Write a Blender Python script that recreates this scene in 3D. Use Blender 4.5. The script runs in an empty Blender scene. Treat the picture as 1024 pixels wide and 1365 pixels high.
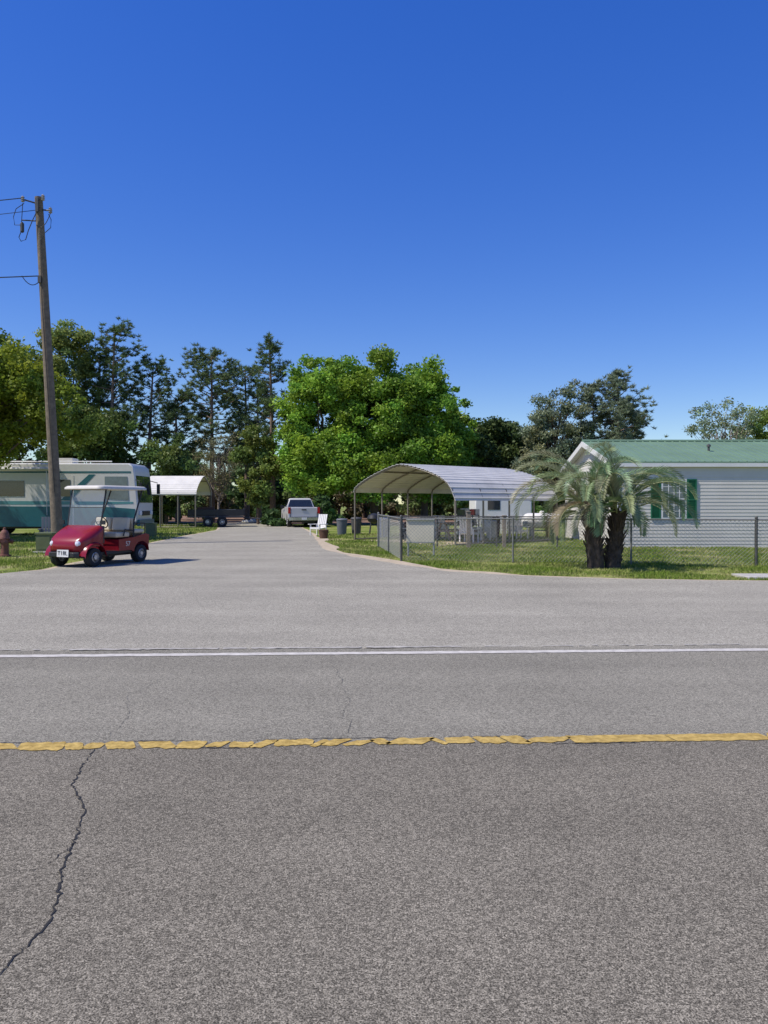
import bpy, math, random
import numpy as np
from mathutils import Vector, Matrix
from mathutils.geometry import tessellate_polygon
random.seed(7); rng=np.random.default_rng(11)
scene=bpy.context.scene
R=math.radians

# ---------------------------------------------------------------- materials
def new_mat(name):
    m=bpy.data.materials.new(name); m.use_nodes=True
    nt=m.node_tree; b=nt.nodes['Principled BSDF']; return m,nt,b
def mat(name,c,rough=0.6,metal=0.0,var=0.12,scale=4.0,bump=0.0,bscale=40.0,detail=6,c2=None,spec=0.5):
    m,nt,b=new_mat(name); N=nt.nodes; L=nt.links
    b.inputs['Roughness'].default_value=rough; b.inputs['Metallic'].default_value=metal
    b.inputs['Specular IOR Level'].default_value=spec
    tc=N.new('ShaderNodeTexCoord'); nz=N.new('ShaderNodeTexNoise'); nz.inputs['Scale'].default_value=scale
    nz.inputs['Detail'].default_value=detail; nz.inputs['Roughness'].default_value=0.65
    L.new(tc.outputs['Object'],nz.inputs['Vector'])
    rp=N.new('ShaderNodeValToRGB'); rp.color_ramp.elements[0].position=0.3; rp.color_ramp.elements[1].position=0.7
    a=tuple(max(0,x*(1-var)) for x in c); d=c2 if c2 else tuple(min(1,x*(1+var)) for x in c)
    rp.color_ramp.elements[0].color=(*a,1); rp.color_ramp.elements[1].color=(*d,1)
    L.new(nz.outputs['Fac'],rp.inputs['Fac']); L.new(rp.outputs['Color'],b.inputs['Base Color'])
    if bump>0:
        n2=N.new('ShaderNodeTexNoise'); n2.inputs['Scale'].default_value=bscale; n2.inputs['Detail'].default_value=5
        L.new(tc.outputs['Object'],n2.inputs['Vector'])
        bp=N.new('ShaderNodeBump'); bp.inputs['Strength'].default_value=bump; bp.inputs['Distance'].default_value=0.02
        L.new(n2.outputs['Fac'],bp.inputs['Height']); L.new(bp.outputs['Normal'],b.inputs['Normal'])
    return m
def asphalt(name,c,warm=(1,1,1),grain=1.0,stain=0.18,light=1.9,dark=0.45):
    m,nt,b=new_mat(name); N=nt.nodes; L=nt.links
    b.inputs['Roughness'].default_value=0.92; b.inputs['Specular IOR Level'].default_value=0.1
    tc=N.new('ShaderNodeTexCoord')
    def noise(s,d=4,r=0.6):
        n=N.new('ShaderNodeTexNoise'); n.inputs['Scale'].default_value=s; n.inputs['Detail'].default_value=d
        n.inputs['Roughness'].default_value=r; L.new(tc.outputs['Object'],n.inputs['Vector']); return n
    def ramp(src,p0,c0,p1,c1):
        r=N.new('ShaderNodeValToRGB'); r.color_ramp.elements[0].position=p0; r.color_ramp.elements[1].position=p1
        r.color_ramp.elements[0].color=(c0,c0,c0,1); r.color_ramp.elements[1].color=(c1,c1,c1,1)
        L.new(src,r.inputs['Fac']); return r
    def mul(a,bb):
        x=N.new('ShaderNodeMix'); x.data_type='RGBA'; x.blend_type='MULTIPLY'; x.inputs['Factor'].default_value=1
        L.new(a,x.inputs[6]); L.new(bb,x.inputs[7]); return x.outputs[2]
    g1=ramp(noise(190*grain,2,0.7).outputs['Fac'],0.38,dark,0.64,light)
    vo=N.new('ShaderNodeTexVoronoi'); vo.inputs['Scale'].default_value=120*grain; L.new(tc.outputs['Object'],vo.inputs['Vector'])
    sep=N.new('ShaderNodeSeparateColor'); L.new(vo.outputs['Color'],sep.inputs['Color'])
    g2=ramp(sep.outputs['Red'],0.1,0.7,0.97,1.55)
    st=ramp(noise(0.5,5,0.6).outputs['Fac'],0.3,1-stain,0.7,1+stain)
    st2=ramp(noise(6,4,0.7).outputs['Fac'],0.3,1-stain*0.4,0.7,1+stain*0.4)
    mp=N.new('ShaderNodeMapping'); mp.inputs['Scale'].default_value=(0.06,1.1,1); L.new(tc.outputs['Object'],mp.inputs['Vector'])
    n3=N.new('ShaderNodeTexNoise'); n3.inputs['Scale'].default_value=1.0; n3.inputs['Detail'].default_value=3; L.new(mp.outputs[0],n3.inputs['Vector'])
    st3=ramp(n3.outputs['Fac'],0.35,0.92,0.65,1.06)
    base=N.new('ShaderNodeRGB'); base.outputs[0].default_value=(c*warm[0],c*warm[1],c*warm[2],1)
    o=mul(base.outputs[0],g1.outputs[0]); o=mul(o,g2.outputs[0]); o=mul(o,st.outputs[0]); o=mul(o,st2.outputs[0]); o=mul(o,st3.outputs[0])
    L.new(o,b.inputs['Base Color'])
    bp=N.new('ShaderNodeBump'); bp.inputs['Strength'].default_value=0.35; bp.inputs['Distance'].default_value=0.004
    L.new(g1.outputs[0],bp.inputs['Height']); L.new(bp.outputs['Normal'],b.inputs['Normal'])
    return m
def leafmat(name,trans=0.35,gloss=0.06):
    m=bpy.data.materials.new(name); m.use_nodes=True; nt=m.node_tree; N=nt.nodes; L=nt.links
    N.remove(N['Principled BSDF']); out=N['Material Output']
    at=N.new('ShaderNodeAttribute'); at.attribute_name='Col'
    d=N.new('ShaderNodeBsdfDiffuse'); t=N.new('ShaderNodeBsdfTranslucent'); mx=N.new('ShaderNodeMixShader'); mx.inputs[0].default_value=trans
    L.new(at.outputs['Color'],d.inputs['Color']); L.new(at.outputs['Color'],t.inputs['Color'])
    L.new(d.outputs[0],mx.inputs[1]); L.new(t.outputs[0],mx.inputs[2])
    g=N.new('ShaderNodeBsdfGlossy'); g.inputs['Roughness'].default_value=0.5; g.inputs['Color'].default_value=(.6,.6,.5,1)
    m2=N.new('ShaderNodeMixShader'); m2.inputs[0].default_value=gloss
    L.new(mx.outputs[0],m2.inputs[1]); L.new(g.outputs[0],m2.inputs[2]); L.new(m2.outputs[0],out.inputs['Surface'])
    return m
def glassmat(name,tint=(0.75,0.8,0.8),alpha=0.35,rough=0.05):
    m,nt,b=new_mat(name); N=nt.nodes; L=nt.links
    out=N['Material Output']; b.inputs['Base Color'].default_value=(*tint,1); b.inputs['Roughness'].default_value=rough
    tr=N.new('ShaderNodeBsdfTransparent'); mx=N.new('ShaderNodeMixShader'); mx.inputs[0].default_value=alpha
    L.new(tr.outputs[0],mx.inputs[1]); L.new(b.outputs[0],mx.inputs[2]); L.new(mx.outputs[0],out.inputs['Surface'])
    return m

M={}
M['white']=mat('white_paint',(0.74,0.72,0.68),0.4,var=0.05)
M['offwhite']=mat('weathered_white',(0.62,0.60,0.54),0.6,var=0.12,scale=2)
M['siding']=mat('vinyl_siding',(0.62,0.585,0.52),0.55,var=0.06,scale=0.8,spec=0.3)
M['metalroof']=mat('galvanised_white_roof',(0.56,0.54,0.49),0.5,var=0.14,scale=1.2)
M['oldroof']=mat('old_white_roof',(0.7,0.66,0.58),0.5,var=0.1,scale=1.2)
M['green_roof']=mat('green_metal_roof',(0.15,0.235,0.155),0.6,var=0.12,scale=0.8,spec=0.25)
M['shutter']=mat('green_shutter',(0.012,0.13,0.06),0.5,var=0.1)
M['black']=mat('black_plastic',(0.02,0.02,0.02),0.5)
M['rubber']=mat('tyre_rubber',(0.022,0.022,0.022),0.85,var=0.25,scale=20)
M['rim']=mat('wheel_rim',(0.55,0.55,0.55),0.35,metal=0.6)
M['steel']=mat('galvanised_steel',(0.36,0.36,0.35),0.5,metal=0.4,var=0.15,scale=8)
M['fencepost']=mat('weathered_fence_pipe',(0.2,0.2,0.185),0.6,metal=0.3,var=0.2,scale=8)
M['wire']=mat('fence_wire',(0.30,0.30,0.28),0.6,metal=0.2,var=0.15,scale=8)
M['darksteel']=mat('dark_steel',(0.09,0.085,0.08),0.6,metal=0.3)
M['framebrown']=mat('carport_frame',(0.2,0.175,0.14),0.5,metal=0.3)
M['wood_pole']=mat('weathered_pole_wood',(0.18,0.14,0.10),0.9,var=0.35,scale=6,bump=0.6,bscale=30)
M['wood']=mat('grey_wood',(0.25,0.2,0.15),0.85,var=0.25,scale=6)
M['bark']=mat('bark',(0.13,0.09,0.06),0.95,var=0.4,scale=5,bump=0.8,bscale=10)
M['pinebark']=mat('pine_bark',(0.2,0.14,0.1),0.95,var=0.4,scale=5,bump=0.8,bscale=10)
M['barebark']=mat('bare_bark',(0.32,0.26,0.21),0.95,var=0.3,scale=5)
M['red']=mat('burgundy_paint',(0.25,0.012,0.022),0.25,var=0.12,scale=3)
M['cream']=mat('cream_vinyl',(0.60,0.52,0.38),0.55,var=0.06)
M['cartroof']=mat('cart_roof_plastic',(0.60,0.56,0.48),0.5,var=0.08)
M['chrome']=mat('chrome',(0.6,0.6,0.6),0.2,metal=1.0)
M['darkglass']=mat('dark_glass',(0.02,0.025,0.03),0.06,var=0.2,spec=0.8)
M['blueglass']=mat('curtained_glass',(0.11,0.15,0.17),0.08,var=0.35,scale=2,spec=0.8)
M['lens']=mat('headlamp_lens',(0.75,0.75,0.78),0.1)
M['tail']=mat('tail_lamp',(0.45,0.01,0.01),0.2)
M['teal']=mat('teal_paint',(0.022,0.13,0.145),0.3,var=0.08)
M['lteal']=mat('light_teal_stripe',(0.10,0.29,0.29),0.3,var=0.08)
M['rvwhite']=mat('rv_fibreglass',(0.68,0.66,0.60),0.35,var=0.05)
M['silver']=mat('silver_white_paint',(0.5,0.49,0.47),0.3,var=0.04)
M['boxgreen']=mat('utility_green',(0.12,0.14,0.06),0.6,var=0.15)
M['hydrant']=mat('rusty_red_paint',(0.19,0.075,0.05),0.75,var=0.3,scale=12)
M['signback']=mat('beige_board',(0.64,0.58,0.45),0.6,var=0.08,scale=3)
M['concrete']=mat('concrete',(0.45,0.42,0.37),0.9,var=0.15,scale=3,bump=0.2)
M['blue']=mat('blue_fabric',(0.02,0.07,0.35),0.8)
M['rust']=mat('dark_rust',(0.1,0.05,0.03),0.8,var=0.4,scale=8)
M['plastic_grey']=mat('grey_plastic',(0.12,0.13,0.14),0.6)
M['ceramic']=mat('insulator_grey',(0.3,0.28,0.27),0.3)
M['palmtrunk']=mat('palm_trunk',(0.085,0.06,0.045),0.95,var=0.5,scale=9,bump=0.8,bscale=18)
M['leaf']=leafmat('leaves',0.4,0.03)
M['needle']=leafmat('needles',0.25,0.03)
M['grass']=leafmat('grass_blades',0.3,0.0)
M['palm']=leafmat('palm_fronds',0.22,0.06)
M['glass']=glassmat('clear_windshield',(0.35,0.4,0.4),0.36)
M['yellow']=mat('worn_yellow_paint',(0.46,0.29,0.05),0.85,var=0.4,scale=22,bump=0.3,bscale=90,c2=(0.62,0.43,0.12))
M['line']=mat('worn_white_paint',(0.54,0.50,0.43),0.8,var=0.25,scale=12)
M['oldline']=mat('faded_white_paint',(0.40,0.37,0.31),0.85,var=0.3,scale=9)
M['crack']=mat('crack_dark',(0.025,0.023,0.021),0.95)
M['faintcrack']=mat('sealed_crack',(0.085,0.078,0.066),0.95)

# ---------------------------------------------------------------- builder
def empty(name,loc=(0,0,0),rz=0.0):
    e=bpy.data.objects.new(name,None); scene.collection.objects.link(e); e.location=loc; e.rotation_euler=(0,0,rz)
    e.empty_display_size=0.3; return e
class B:
    def __init__(s): s.v=[]; s.f=[]; s.m=[]; s.mats=[]
    def mi(s,m):
        m=M[m] if isinstance(m,str) else m
        if m not in s.mats: s.mats.append(m)
        return s.mats.index(m)
    def add(s,vs,fs,m):
        o=len(s.v); s.v+= [tuple(p) for p in vs]; k=s.mi(m)
        for f in fs: s.f.append([i+o for i in f]); s.m.append(k)
    def box(s,c,d,m,rot=None):
        vs=[Vector((x*d[0]/2,y*d[1]/2,z*d[2]/2)) for x in(-1,1) for y in(-1,1) for z in(-1,1)]
        if rot: 
            from mathutils import Euler
            E=Euler(rot).to_matrix(); vs=[E@p for p in vs]
        vs=[p+Vector(c) for p in vs]
        s.add(vs,[(0,1,3,2),(4,6,7,5),(0,4,5,1),(2,3,7,6),(0,2,6,4),(1,5,7,3)],m)
    def bb(s,x0,x1,y0,y1,z0,z1,m): s.box(((x0+x1)/2,(y0+y1)/2,(z0+z1)/2),(x1-x0,y1-y0,z1-z0),m)
    def path(s,pts,rad,m,n=8,cap=True):
        pts=[Vector(p) for p in pts]; k=len(pts)
        if not hasattr(rad,'__len__'): rad=[rad]*k
        rings=[]
        up=None
        for i,p in enumerate(pts):
            t=(pts[min(i+1,k-1)]-pts[max(i-1,0)]).normalized()
            if up is None: up=Vector((0,0,1)) if abs(t.z)<0.9 else Vector((1,0,0))
            a=t.cross(up)
            if a.length<1e-4: a=t.cross(Vector((0,1,0)))
            a.normalize(); b=t.cross(a).normalized()
            rings.append([p+(a*math.cos(2*math.pi*j/n)+b*math.sin(2*math.pi*j/n))*rad[i] for j in range(n)])
        s.loft(rings,m,cap)
    def loft(s,rings,m,cap=True,closed=True):
        n=len(rings[0]); vs=[p for r in rings for p in r]; fs=[]
        for i in range(len(rings)-1):
            for j in range(n if closed else n-1):
                a=i*n+j; b=i*n+(j+1)%n; fs.append((a,b,b+n,a+n))
        if cap: fs.append(tuple(range(n))[::-1]); fs.append(tuple(range((len(rings)-1)*n,len(rings)*n)))
        s.add(vs,fs,m)
    def tube(s,a,b,r,m,n=8,r2=None): s.path([a,b],[r,r if r2 is None else r2],m,n)
    def ext(s,prof,y0,y1,m,scale2=None):
        n=len(prof); vs=[(p[0],y0,p[1]) for p in prof]+[(p[0],y1,p[1]) for p in prof]
        fs=[tuple(range(n)),tuple(range(n,2*n))[::-1]]+[(i,i+n,(i+1)%n+n,(i+1)%n) for i in range(n)]
        s.add(vs,fs,m)
    def rev(s,c,prof,m,n=24,axis='y'):
        rings=[]
        for r,h in prof:
            ring=[]
            for j in range(n):
                a=2*math.pi*j/n
                if axis=='y': ring.append((c[0]+r*math.cos(a),c[1]+h,c[2]+r*math.sin(a)))
                elif axis=='z': ring.append((c[0]+r*math.cos(a),c[1]+r*math.sin(a),c[2]+h))
                else: ring.append((c[0]+h,c[1]+r*math.cos(a),c[2]+r*math.sin(a)))
            rings.append(ring)
        s.loft(rings,m,True)
    def make(s,name,parent=None,bevel=0,smooth=True,ang=35,seg=2,loc=None,rz=0):
        me=bpy.data.meshes.new(name); me.from_pydata(s.v,[],s.f)
        for m in s.mats: me.materials.append(m)
        me.polygons.foreach_set('material_index',s.m)
        import bmesh
        bm=bmesh.new(); bm.from_mesh(me); bmesh.ops.recalc_face_normals(bm,faces=bm.faces); bm.to_mesh(me); bm.free()
        if smooth:
            me.polygons.foreach_set('use_smooth',[True]*len(me.polygons)); me.set_sharp_from_angle(angle=R(ang))
        me.update()
        o=bpy.data.objects.new(name,me); scene.collection.objects.link(o)
        if parent: o.parent=parent
        if loc: o.location=loc
        o.rotation_euler[2]=rz
        if bevel:
            b=o.modifiers.new('bevel','BEVEL'); b.width=bevel; b.segments=seg; b.limit_method='ANGLE'; b.angle_limit=R(30); b.harden_normals=False
        return o
def npmesh(name,V,k,col,material,parent=None):
    n=len(V); me=bpy.data.meshes.new(name); me.vertices.add(n); me.vertices.foreach_set('co',V.astype(np.float32).ravel())
    me.loops.add(n); me.loops.foreach_set('vertex_index',np.arange(n,dtype=np.int32))
    me.polygons.add(n//k); me.polygons.foreach_set('loop_start',np.arange(0,n,k,dtype=np.int32))
    me.update(calc_edges=True)
    ca=me.color_attributes.new('Col','FLOAT_COLOR','POINT')
    c=np.ones((n,4),np.float32); c[:,:3]=np.repeat(col,k,axis=0); ca.data.foreach_set('color',c.ravel())
    me.materials.append(material); me.validate()
    o=bpy.data.objects.new(name,me); scene.collection.objects.link(o)
    if parent: o.parent=parent
    return o
def unit(n):
    a=rng.normal(size=(n,3)); return a/np.linalg.norm(a,axis=1)[:,None]
def leafV(C,S,asp=0.55,flat=0.0):
    a=unit(len(C)); a[:,2]*=(1-flat); a/=np.linalg.norm(a,axis=1)[:,None]
    b=np.cross(a,unit(len(C))); b/=np.linalg.norm(b,axis=1)[:,None]+1e-9
    S=S[:,None]; return np.stack([C+a*S,C+b*S*asp,C-a*S,C-b*S*asp],1).reshape(-1,3)
def text(name,body,size,m,parent,loc,rot):
    cu=bpy.data.curves.new(name,'FONT'); cu.body=body; cu.size=size; cu.extrude=0.002; cu.align_x='CENTER'; cu.align_y='CENTER'
    cu.materials.append(M[m]); o=bpy.data.objects.new(name,cu); scene.collection.objects.link(o); o.parent=parent
    o.location=loc; o.rotation_euler=rot; return o

# ---------------------------------------------------------------- ground
def wobble(poly,step=0.5,amp=0.06,seed=1,closed=True):
    r=random.Random(seed); out=[]; n=len(poly)
    for i in range(n):
        a=poly[i]; b=poly[(i+1)%n]; d=math.dist(a,b); k=max(1,min(80,int(d/step)))
        for j in range(k):
            t=j/k; out.append((a[0]+(b[0]-a[0])*t+r.uniform(-amp,amp),a[1]+(b[1]-a[1])*t+r.uniform(-amp,amp)))
    return out
def sheet(name,poly,z,m):
    vs=[Vector((p[0],p[1],z)) for p in poly]; tr=tessellate_polygon([vs]); fs=[]
    for t in tr:
        a,b,c=(vs[i] for i in t); cr_=(b-a).cross(c-a).z
        if abs(cr_)<1e-9: continue
        fs.append(tuple(t) if cr_>0 else tuple(t)[::-1])
    me=bpy.data.meshes.new(name); me.from_pydata(vs,[],fs)
    me.materials.append(m)
    o=bpy.data.objects.new(name,me); scene.collection.objects.link(o); return o
m,nt,b=new_mat('lawn_ground'); N=nt.nodes; L=nt.links
tc=N.new('ShaderNodeTexCoord')
def nz(s,d=5): 
    n=N.new('ShaderNodeTexNoise'); n.inputs['Scale'].default_value=s; n.inputs['Detail'].default_value=d; n.inputs['Roughness'].default_value=0.7
    L.new(tc.outputs['Object'],n.inputs['Vector']); return n
r1=N.new('ShaderNodeValToRGB'); L.new(nz(0.55).outputs['Fac'],r1.inputs['Fac'])
e=r1.color_ramp.elements; e[0].position=0.34; e[0].color=(0.10,0.15,0.025,1); e[1].position=0.68; e[1].color=(0.42,0.35,0.2,1)
k=e.new(0.52); k.color=(0.21,0.25,0.05,1)
r2=N.new('ShaderNodeValToRGB'); L.new(nz(22,6).outputs['Fac'],r2.inputs['Fac']); r2.color_ramp.elements[0].position=0.35; r2.color_ramp.elements[0].color=(0.55,0.55,0.55,1); r2.color_ramp.elements[1].position=0.65; r2.color_ramp.elements[1].color=(1.3,1.3,1.25,1)
x=N.new('ShaderNodeMix'); x.data_type='RGBA'; x.blend_type='MULTIPLY'; x.inputs['Factor'].default_value=1
L.new(r1.outputs[0],x.inputs[6]); L.new(r2.outputs[0],x.inputs[7]); L.new(x.outputs[2],b.inputs['Base Color']); b.inputs['Roughness'].default_value=0.95; b.inputs['Specular IOR Level'].default_value=0.1
sheet('ground',[(-900,-900),(900,-900),(900,900),(-900,900)],0.0,m)
M['sand']=mat('sandy_soil',(0.47,0.38,0.26),0.95,var=0.25,scale=3,bump=0.3,bscale=60)
M['leaflitter']=mat('brown_leaf_litter',(0.24,0.14,0.085),0.95,var=0.4,scale=4,bump=0.3,bscale=30)
apron=[(-80,4.0),(-80,9.0),(-30,14.5),(-14,16.8),(-8.6,17.3),(-8.0,18.4),(-8.2,22),(-9.1,30),(-9.45,36),(-9.6,44.5),(-12.1,59),(-14,68),
 (-9.5,68),(-8,59),(-5.4,50),(-3.6,39),(-2.75,31.7),(-2.05,26.2),(-.95,22.9),(.35,20.1),(1.5,17.9),(3,16.8),(5.2,16.05),(7.7,15.7),(25,15.2),(60,13),(80,10.5),(80,7.0)]
ap=wobble(apron,0.4,0.05,3)
def offset(poly,d,seed):
    r=random.Random(seed); out=[]; n=len(poly)
    ar=sum(poly[i][0]*poly[(i+1)%n][1]-poly[(i+1)%n][0]*poly[i][1] for i in range(n)); sg=1 if ar>0 else -1
    for i in range(n):
        a=poly[i-1]; c=poly[(i+1)%n]; t=(c[0]-a[0],c[1]-a[1]); l=math.hypot(*t)+1e-9
        nx,ny=t[1]/l*sg,-t[0]/l*sg; p=poly[i]
        w=d
        if -3.2<p[0]<2.8 and p[1]<40: w=d*2.8
        q=0.5+0.5*math.sin(i*0.9)+r.uniform(-.3,.5)
        out.append((p[0]+nx*w*(0.6+0.5*q),p[1]+ny*w*(0.6+0.5*q)))
    return out
base=[]
for i in range(len(apron)):
    a=apron[i]; c=apron[(i+1)%len(apron)]; d=math.dist(a,c); k=max(1,min(30,int(d/0.8)))
    for j in range(k): base.append((a[0]+(c[0]-a[0])*j/k,a[1]+(c[1]-a[1])*j/k))
sandp=offset(base,0.17,5)
sheet('sand_verge',sandp,0.004,M['sand'])
M['as_apron']=asphalt('driveway_asphalt',0.265,(1.09,1.0,0.79),0.8,0.10,1.4,0.7)
M['as_far']=asphalt('road_asphalt_far',0.205,(1.09,1.0,0.78),0.9,0.10,1.55,0.55)
M['as_near']=asphalt('road_asphalt_near',0.152,(1.13,1.0,0.76),0.85,0.12,1.9,0.35)
sheet('driveway',ap,0.008,M['as_apron'])
sl=0.045
def yl(x,y0): return y0+sl*x
sheet('road',[(-300,yl(-300,-2.6)),(300,yl(300,-2.6)),(300,yl(300,5.1)),(-300,yl(-300,5.1))],0.013,M['as_near'])
farp=[(-300,yl(-300,5.1)),(300,yl(300,5.1)),(300,yl(300,8.32))]
r=random.Random(4)
xx=24.0
while xx>-24: farp.append((xx,yl(xx,8.42)+r.uniform(-.035,.035))); xx-=0.3
farp.append((-300,yl(-300,8.32)))
sheet('road_lane',farp,0.012,M['as_far'])
def ragged(b,x0,x1,yc,w,z,m,seed,step=0.12,amp=0.012,gap=0):
    r=random.Random(seed); xs=np.arange(x0,x1,step); top=[];bot=[]
    for x in xs:
        top.append((x,yl(x,yc)+w/2+r.uniform(-amp,amp),z)); bot.append((x,yl(x,yc)-w/2+r.uniform(-amp,amp),z))
    n=len(xs); vs=top+bot; fs=[]
    for i in range(n-1):
        if gap and r.random()<gap: continue
        fs.append((i,n+i,n+i+1,i+1))
    b.add(vs,fs,m)
bl=B(); ragged(bl,-120,120,8.13,0.13,0.017,'line',1,amp=0.01)
bl.make('road_edge_line',smooth=False)
bl=B(); ragged(bl,-3.4,0.9,8.46,0.07,0.0175,'oldline',2,0.05,0.022,gap=0.04); ragged(bl,-7,-3.4,8.48,0.035,0.0175,'oldline',9,0.07,0.015,gap=0.2); ragged(bl,.9,4,8.46,0.03,0.0175,'oldline',8,0.07,0.014,gap=0.3)
bl.make('old_edge_line',smooth=False)
bl=B(); r=random.Random(12); x=-30.0
while x<30:
    broken = x<1.0
    Lc=r.choice([r.uniform(.05,.14),r.uniform(0.12,0.30)]) if broken else r.uniform(0.15,0.7)
    g=r.uniform(0.006,0.028) if broken else r.uniform(0.003,0.012)
    n=max(3,int(Lc/0.018)); am=0.013 if broken else 0.007; w=0.15
    s1=r.uniform(-.04,.04); yo=r.uniform(-.012,.012) if broken else 0; ww=w*r.uniform(.78,1.05) if broken else w
    up=[];dn=[]; d1=d2=0
    for i in range(n+1):
        t=i/n; xx=x+Lc*t; d1=d1*.6+r.uniform(-am,am); d2=d2*.6+r.uniform(-am,am)
        c=0.022 if broken and i in(0,n) else 0
        up.append((xx+s1,yl(xx,5.1+yo)+ww/2+d1-c,0.0175)); dn.append((xx-s1,yl(xx,5.1+yo)-ww/2+d2+c,0.0175))
    bl.add(up+dn,[(i,n+1+i,n+2+i,i+1) for i in range(n)],'yellow')
    x+=Lc+g
bl.make('road_centre_line',smooth=False)
def crack(b,pts,w,seed,z=0.0165,step=0.05,amp=0.018,m='crack'):
    r=random.Random(seed); P=[]
    for i in range(len(pts)-1):
        a,c=pts[i],pts[i+1]; k=max(1,int(math.dist(a,c)/step))
        for j in range(k): P.append((a[0]+(c[0]-a[0])*j/k+r.uniform(-amp,amp),a[1]+(c[1]-a[1])*j/k+r.uniform(-amp,amp)))
    P.append(pts[-1]); n=len(P); Lf=[];Rt=[]
    for i,p in enumerate(P):
        a=P[max(0,i-1)]; c=P[min(n-1,i+1)]; t=(c[0]-a[0],c[1]-a[1]); l=math.hypot(*t)+1e-9; ww=w*r.uniform(0.25,1.1)*(0.3+0.7*math.sin(math.pi*min(1,max(0.05,i/(n-1))))**0.3)
        Lf.append((p[0]-t[1]/l*ww/2,p[1]+t[0]/l*ww/2,z)); Rt.append((p[0]+t[1]/l*ww/2,p[1]-t[0]/l*ww/2,z))
    b.add(Lf+Rt,[(i,i+1,n+i+1,n+i) for i in range(n-1)],m)
bc=B()
crack(bc,[(-1.86,4.95),(-1.83,4.72),(-1.76,4.34),(-1.55,3.98),(-1.44,3.57),(-1.39,3.32),(-1.31,3.09),(-1.26,2.86),(-1.30,2.64),(-1.25,2.4),(-1.2,2.0)],0.012,1,step=0.022,amp=0.010)
crack(bc,[(-1.44,3.57),(-1.47,3.40),(-1.52,3.30)],0.005,21,step=0.02,amp=0.008)
crack(bc,[(-0.28,5.2),(-0.24,5.5),(-0.30,5.75),(-0.29,6.2),(-0.4,6.9),(-0.52,7.7),(-0.5,8.3)],0.004,2,m='faintcrack',amp=.03)
crack(bc,[(-1.86,5.15),(-1.9,5.7),(-2.1,6.3),(-2.0,6.9)],0.004,3,m='faintcrack')
crack(bc,[(1.3,4.95),(1.36,4.6),(1.33,4.1)],0.003,4,m='faintcrack')
r=random.Random(3)
xx=-8
while xx<1.2:
    l=r.uniform(0.3,1.0); s=r.choice([-1,1]); crack(bc,[(xx,yl(xx,5.1)+s*0.085),(xx+l/2,yl(xx+l/2,5.1)+s*r.uniform(.075,.1)),(xx+l,yl(xx+l,5.1)+s*0.085)],0.012,int(xx*100)+900,amp=0.01,step=.03); xx+=l*r.uniform(.8,1.4)
bc.make('road_cracks',smooth=False)
sheet('leaf_litter',wobble([(-34,60),(-12,61),(-12,67),(-8,66),(-7,58),(14,60),(30,64),(40,100),(-40,100)],1.2,0.5,8),0.012,M['leaflitter'])
sheet('carport_pad',wobble([(-0.9,32.6),(2.3,28.6),(6.9,32.6),(3.4,36.8)],0.6,0.15,8),0.012,M['sand'])
bc=B(); bc.bb(7.6,12,16.1,16.9,-0.02,0.05,'concrete'); bc.make('concrete_slab',bevel=0.01)

# ---------------------------------------------------------------- grass blades
def inpoly(x,y,poly):
    ins=np.zeros(len(x),bool); n=len(poly)
    for i in range(n):
        x1,y1=poly[i]; x2,y2=poly[(i+1)%n]
        c=((y1>y)!=(y2>y)); 
        with np.errstate(divide='ignore',invalid='ignore'): xi=(x2-x1)*(y-y1)/(y2-y1+1e-12)+x1
        ins^= c&(x<xi)
    return ins
def grass(name,regions):
    VV=[];CC=[]
    for (x0,x1,y0,y1,n,h) in regions:
        x=rng.uniform(x0,x1,n); y=y0+(y1-y0)*rng.uniform(0,1,n)**1.25
        den=np.sin(x*1.7+y*0.6)*np.cos(y*1.3-x*0.5)+0.5*np.sin(x*4.1+1)*np.sin(y*3.7)
        keep=(den+rng.uniform(-0.9,1.2,n)>-0.2)&~inpoly(x,y,sandp)
        x=x[keep];y=y[keep];den=den[keep]; k=len(x)
        ang=rng.uniform(0,2*np.pi,k); H=h*rng.uniform(0.5,1.3,k)*(1+0.3*den); w=rng.uniform(0.006,0.016,k)*(1+(y-16)*0.04)
        lean=rng.normal(0,0.03,(k,2))
        b0=np.stack([x-np.cos(ang)*w,y-np.sin(ang)*w,np.zeros(k)],1); b1=np.stack([x+np.cos(ang)*w,y+np.sin(ang)*w,np.zeros(k)],1)
        t=np.stack([x+lean[:,0],y+lean[:,1],H],1)
        VV.append(np.stack([b0,b1,t],1).reshape(-1,3))
        g=np.array([0.19,0.27,0.045]); s=np.array([0.46,0.39,0.19]); mx=np.clip(0.24-den*0.35+rng.uniform(-.25,.35,k),0,1)[:,None]
        CC.append((g*(1-mx)+s*mx)*rng.uniform(0.7,1.25,(k,1)))
    return npmesh(name,np.concatenate(VV),3,np.concatenate(CC),M['grass'])
grass('lawn_grass',[(-3,14,15.6,28,120000,0.055),(-3,9,24,40,30000,0.07),(-18,-7.8,17,36,50000,0.07),(-18,-9,34,58,14000,0.10)])

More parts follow.
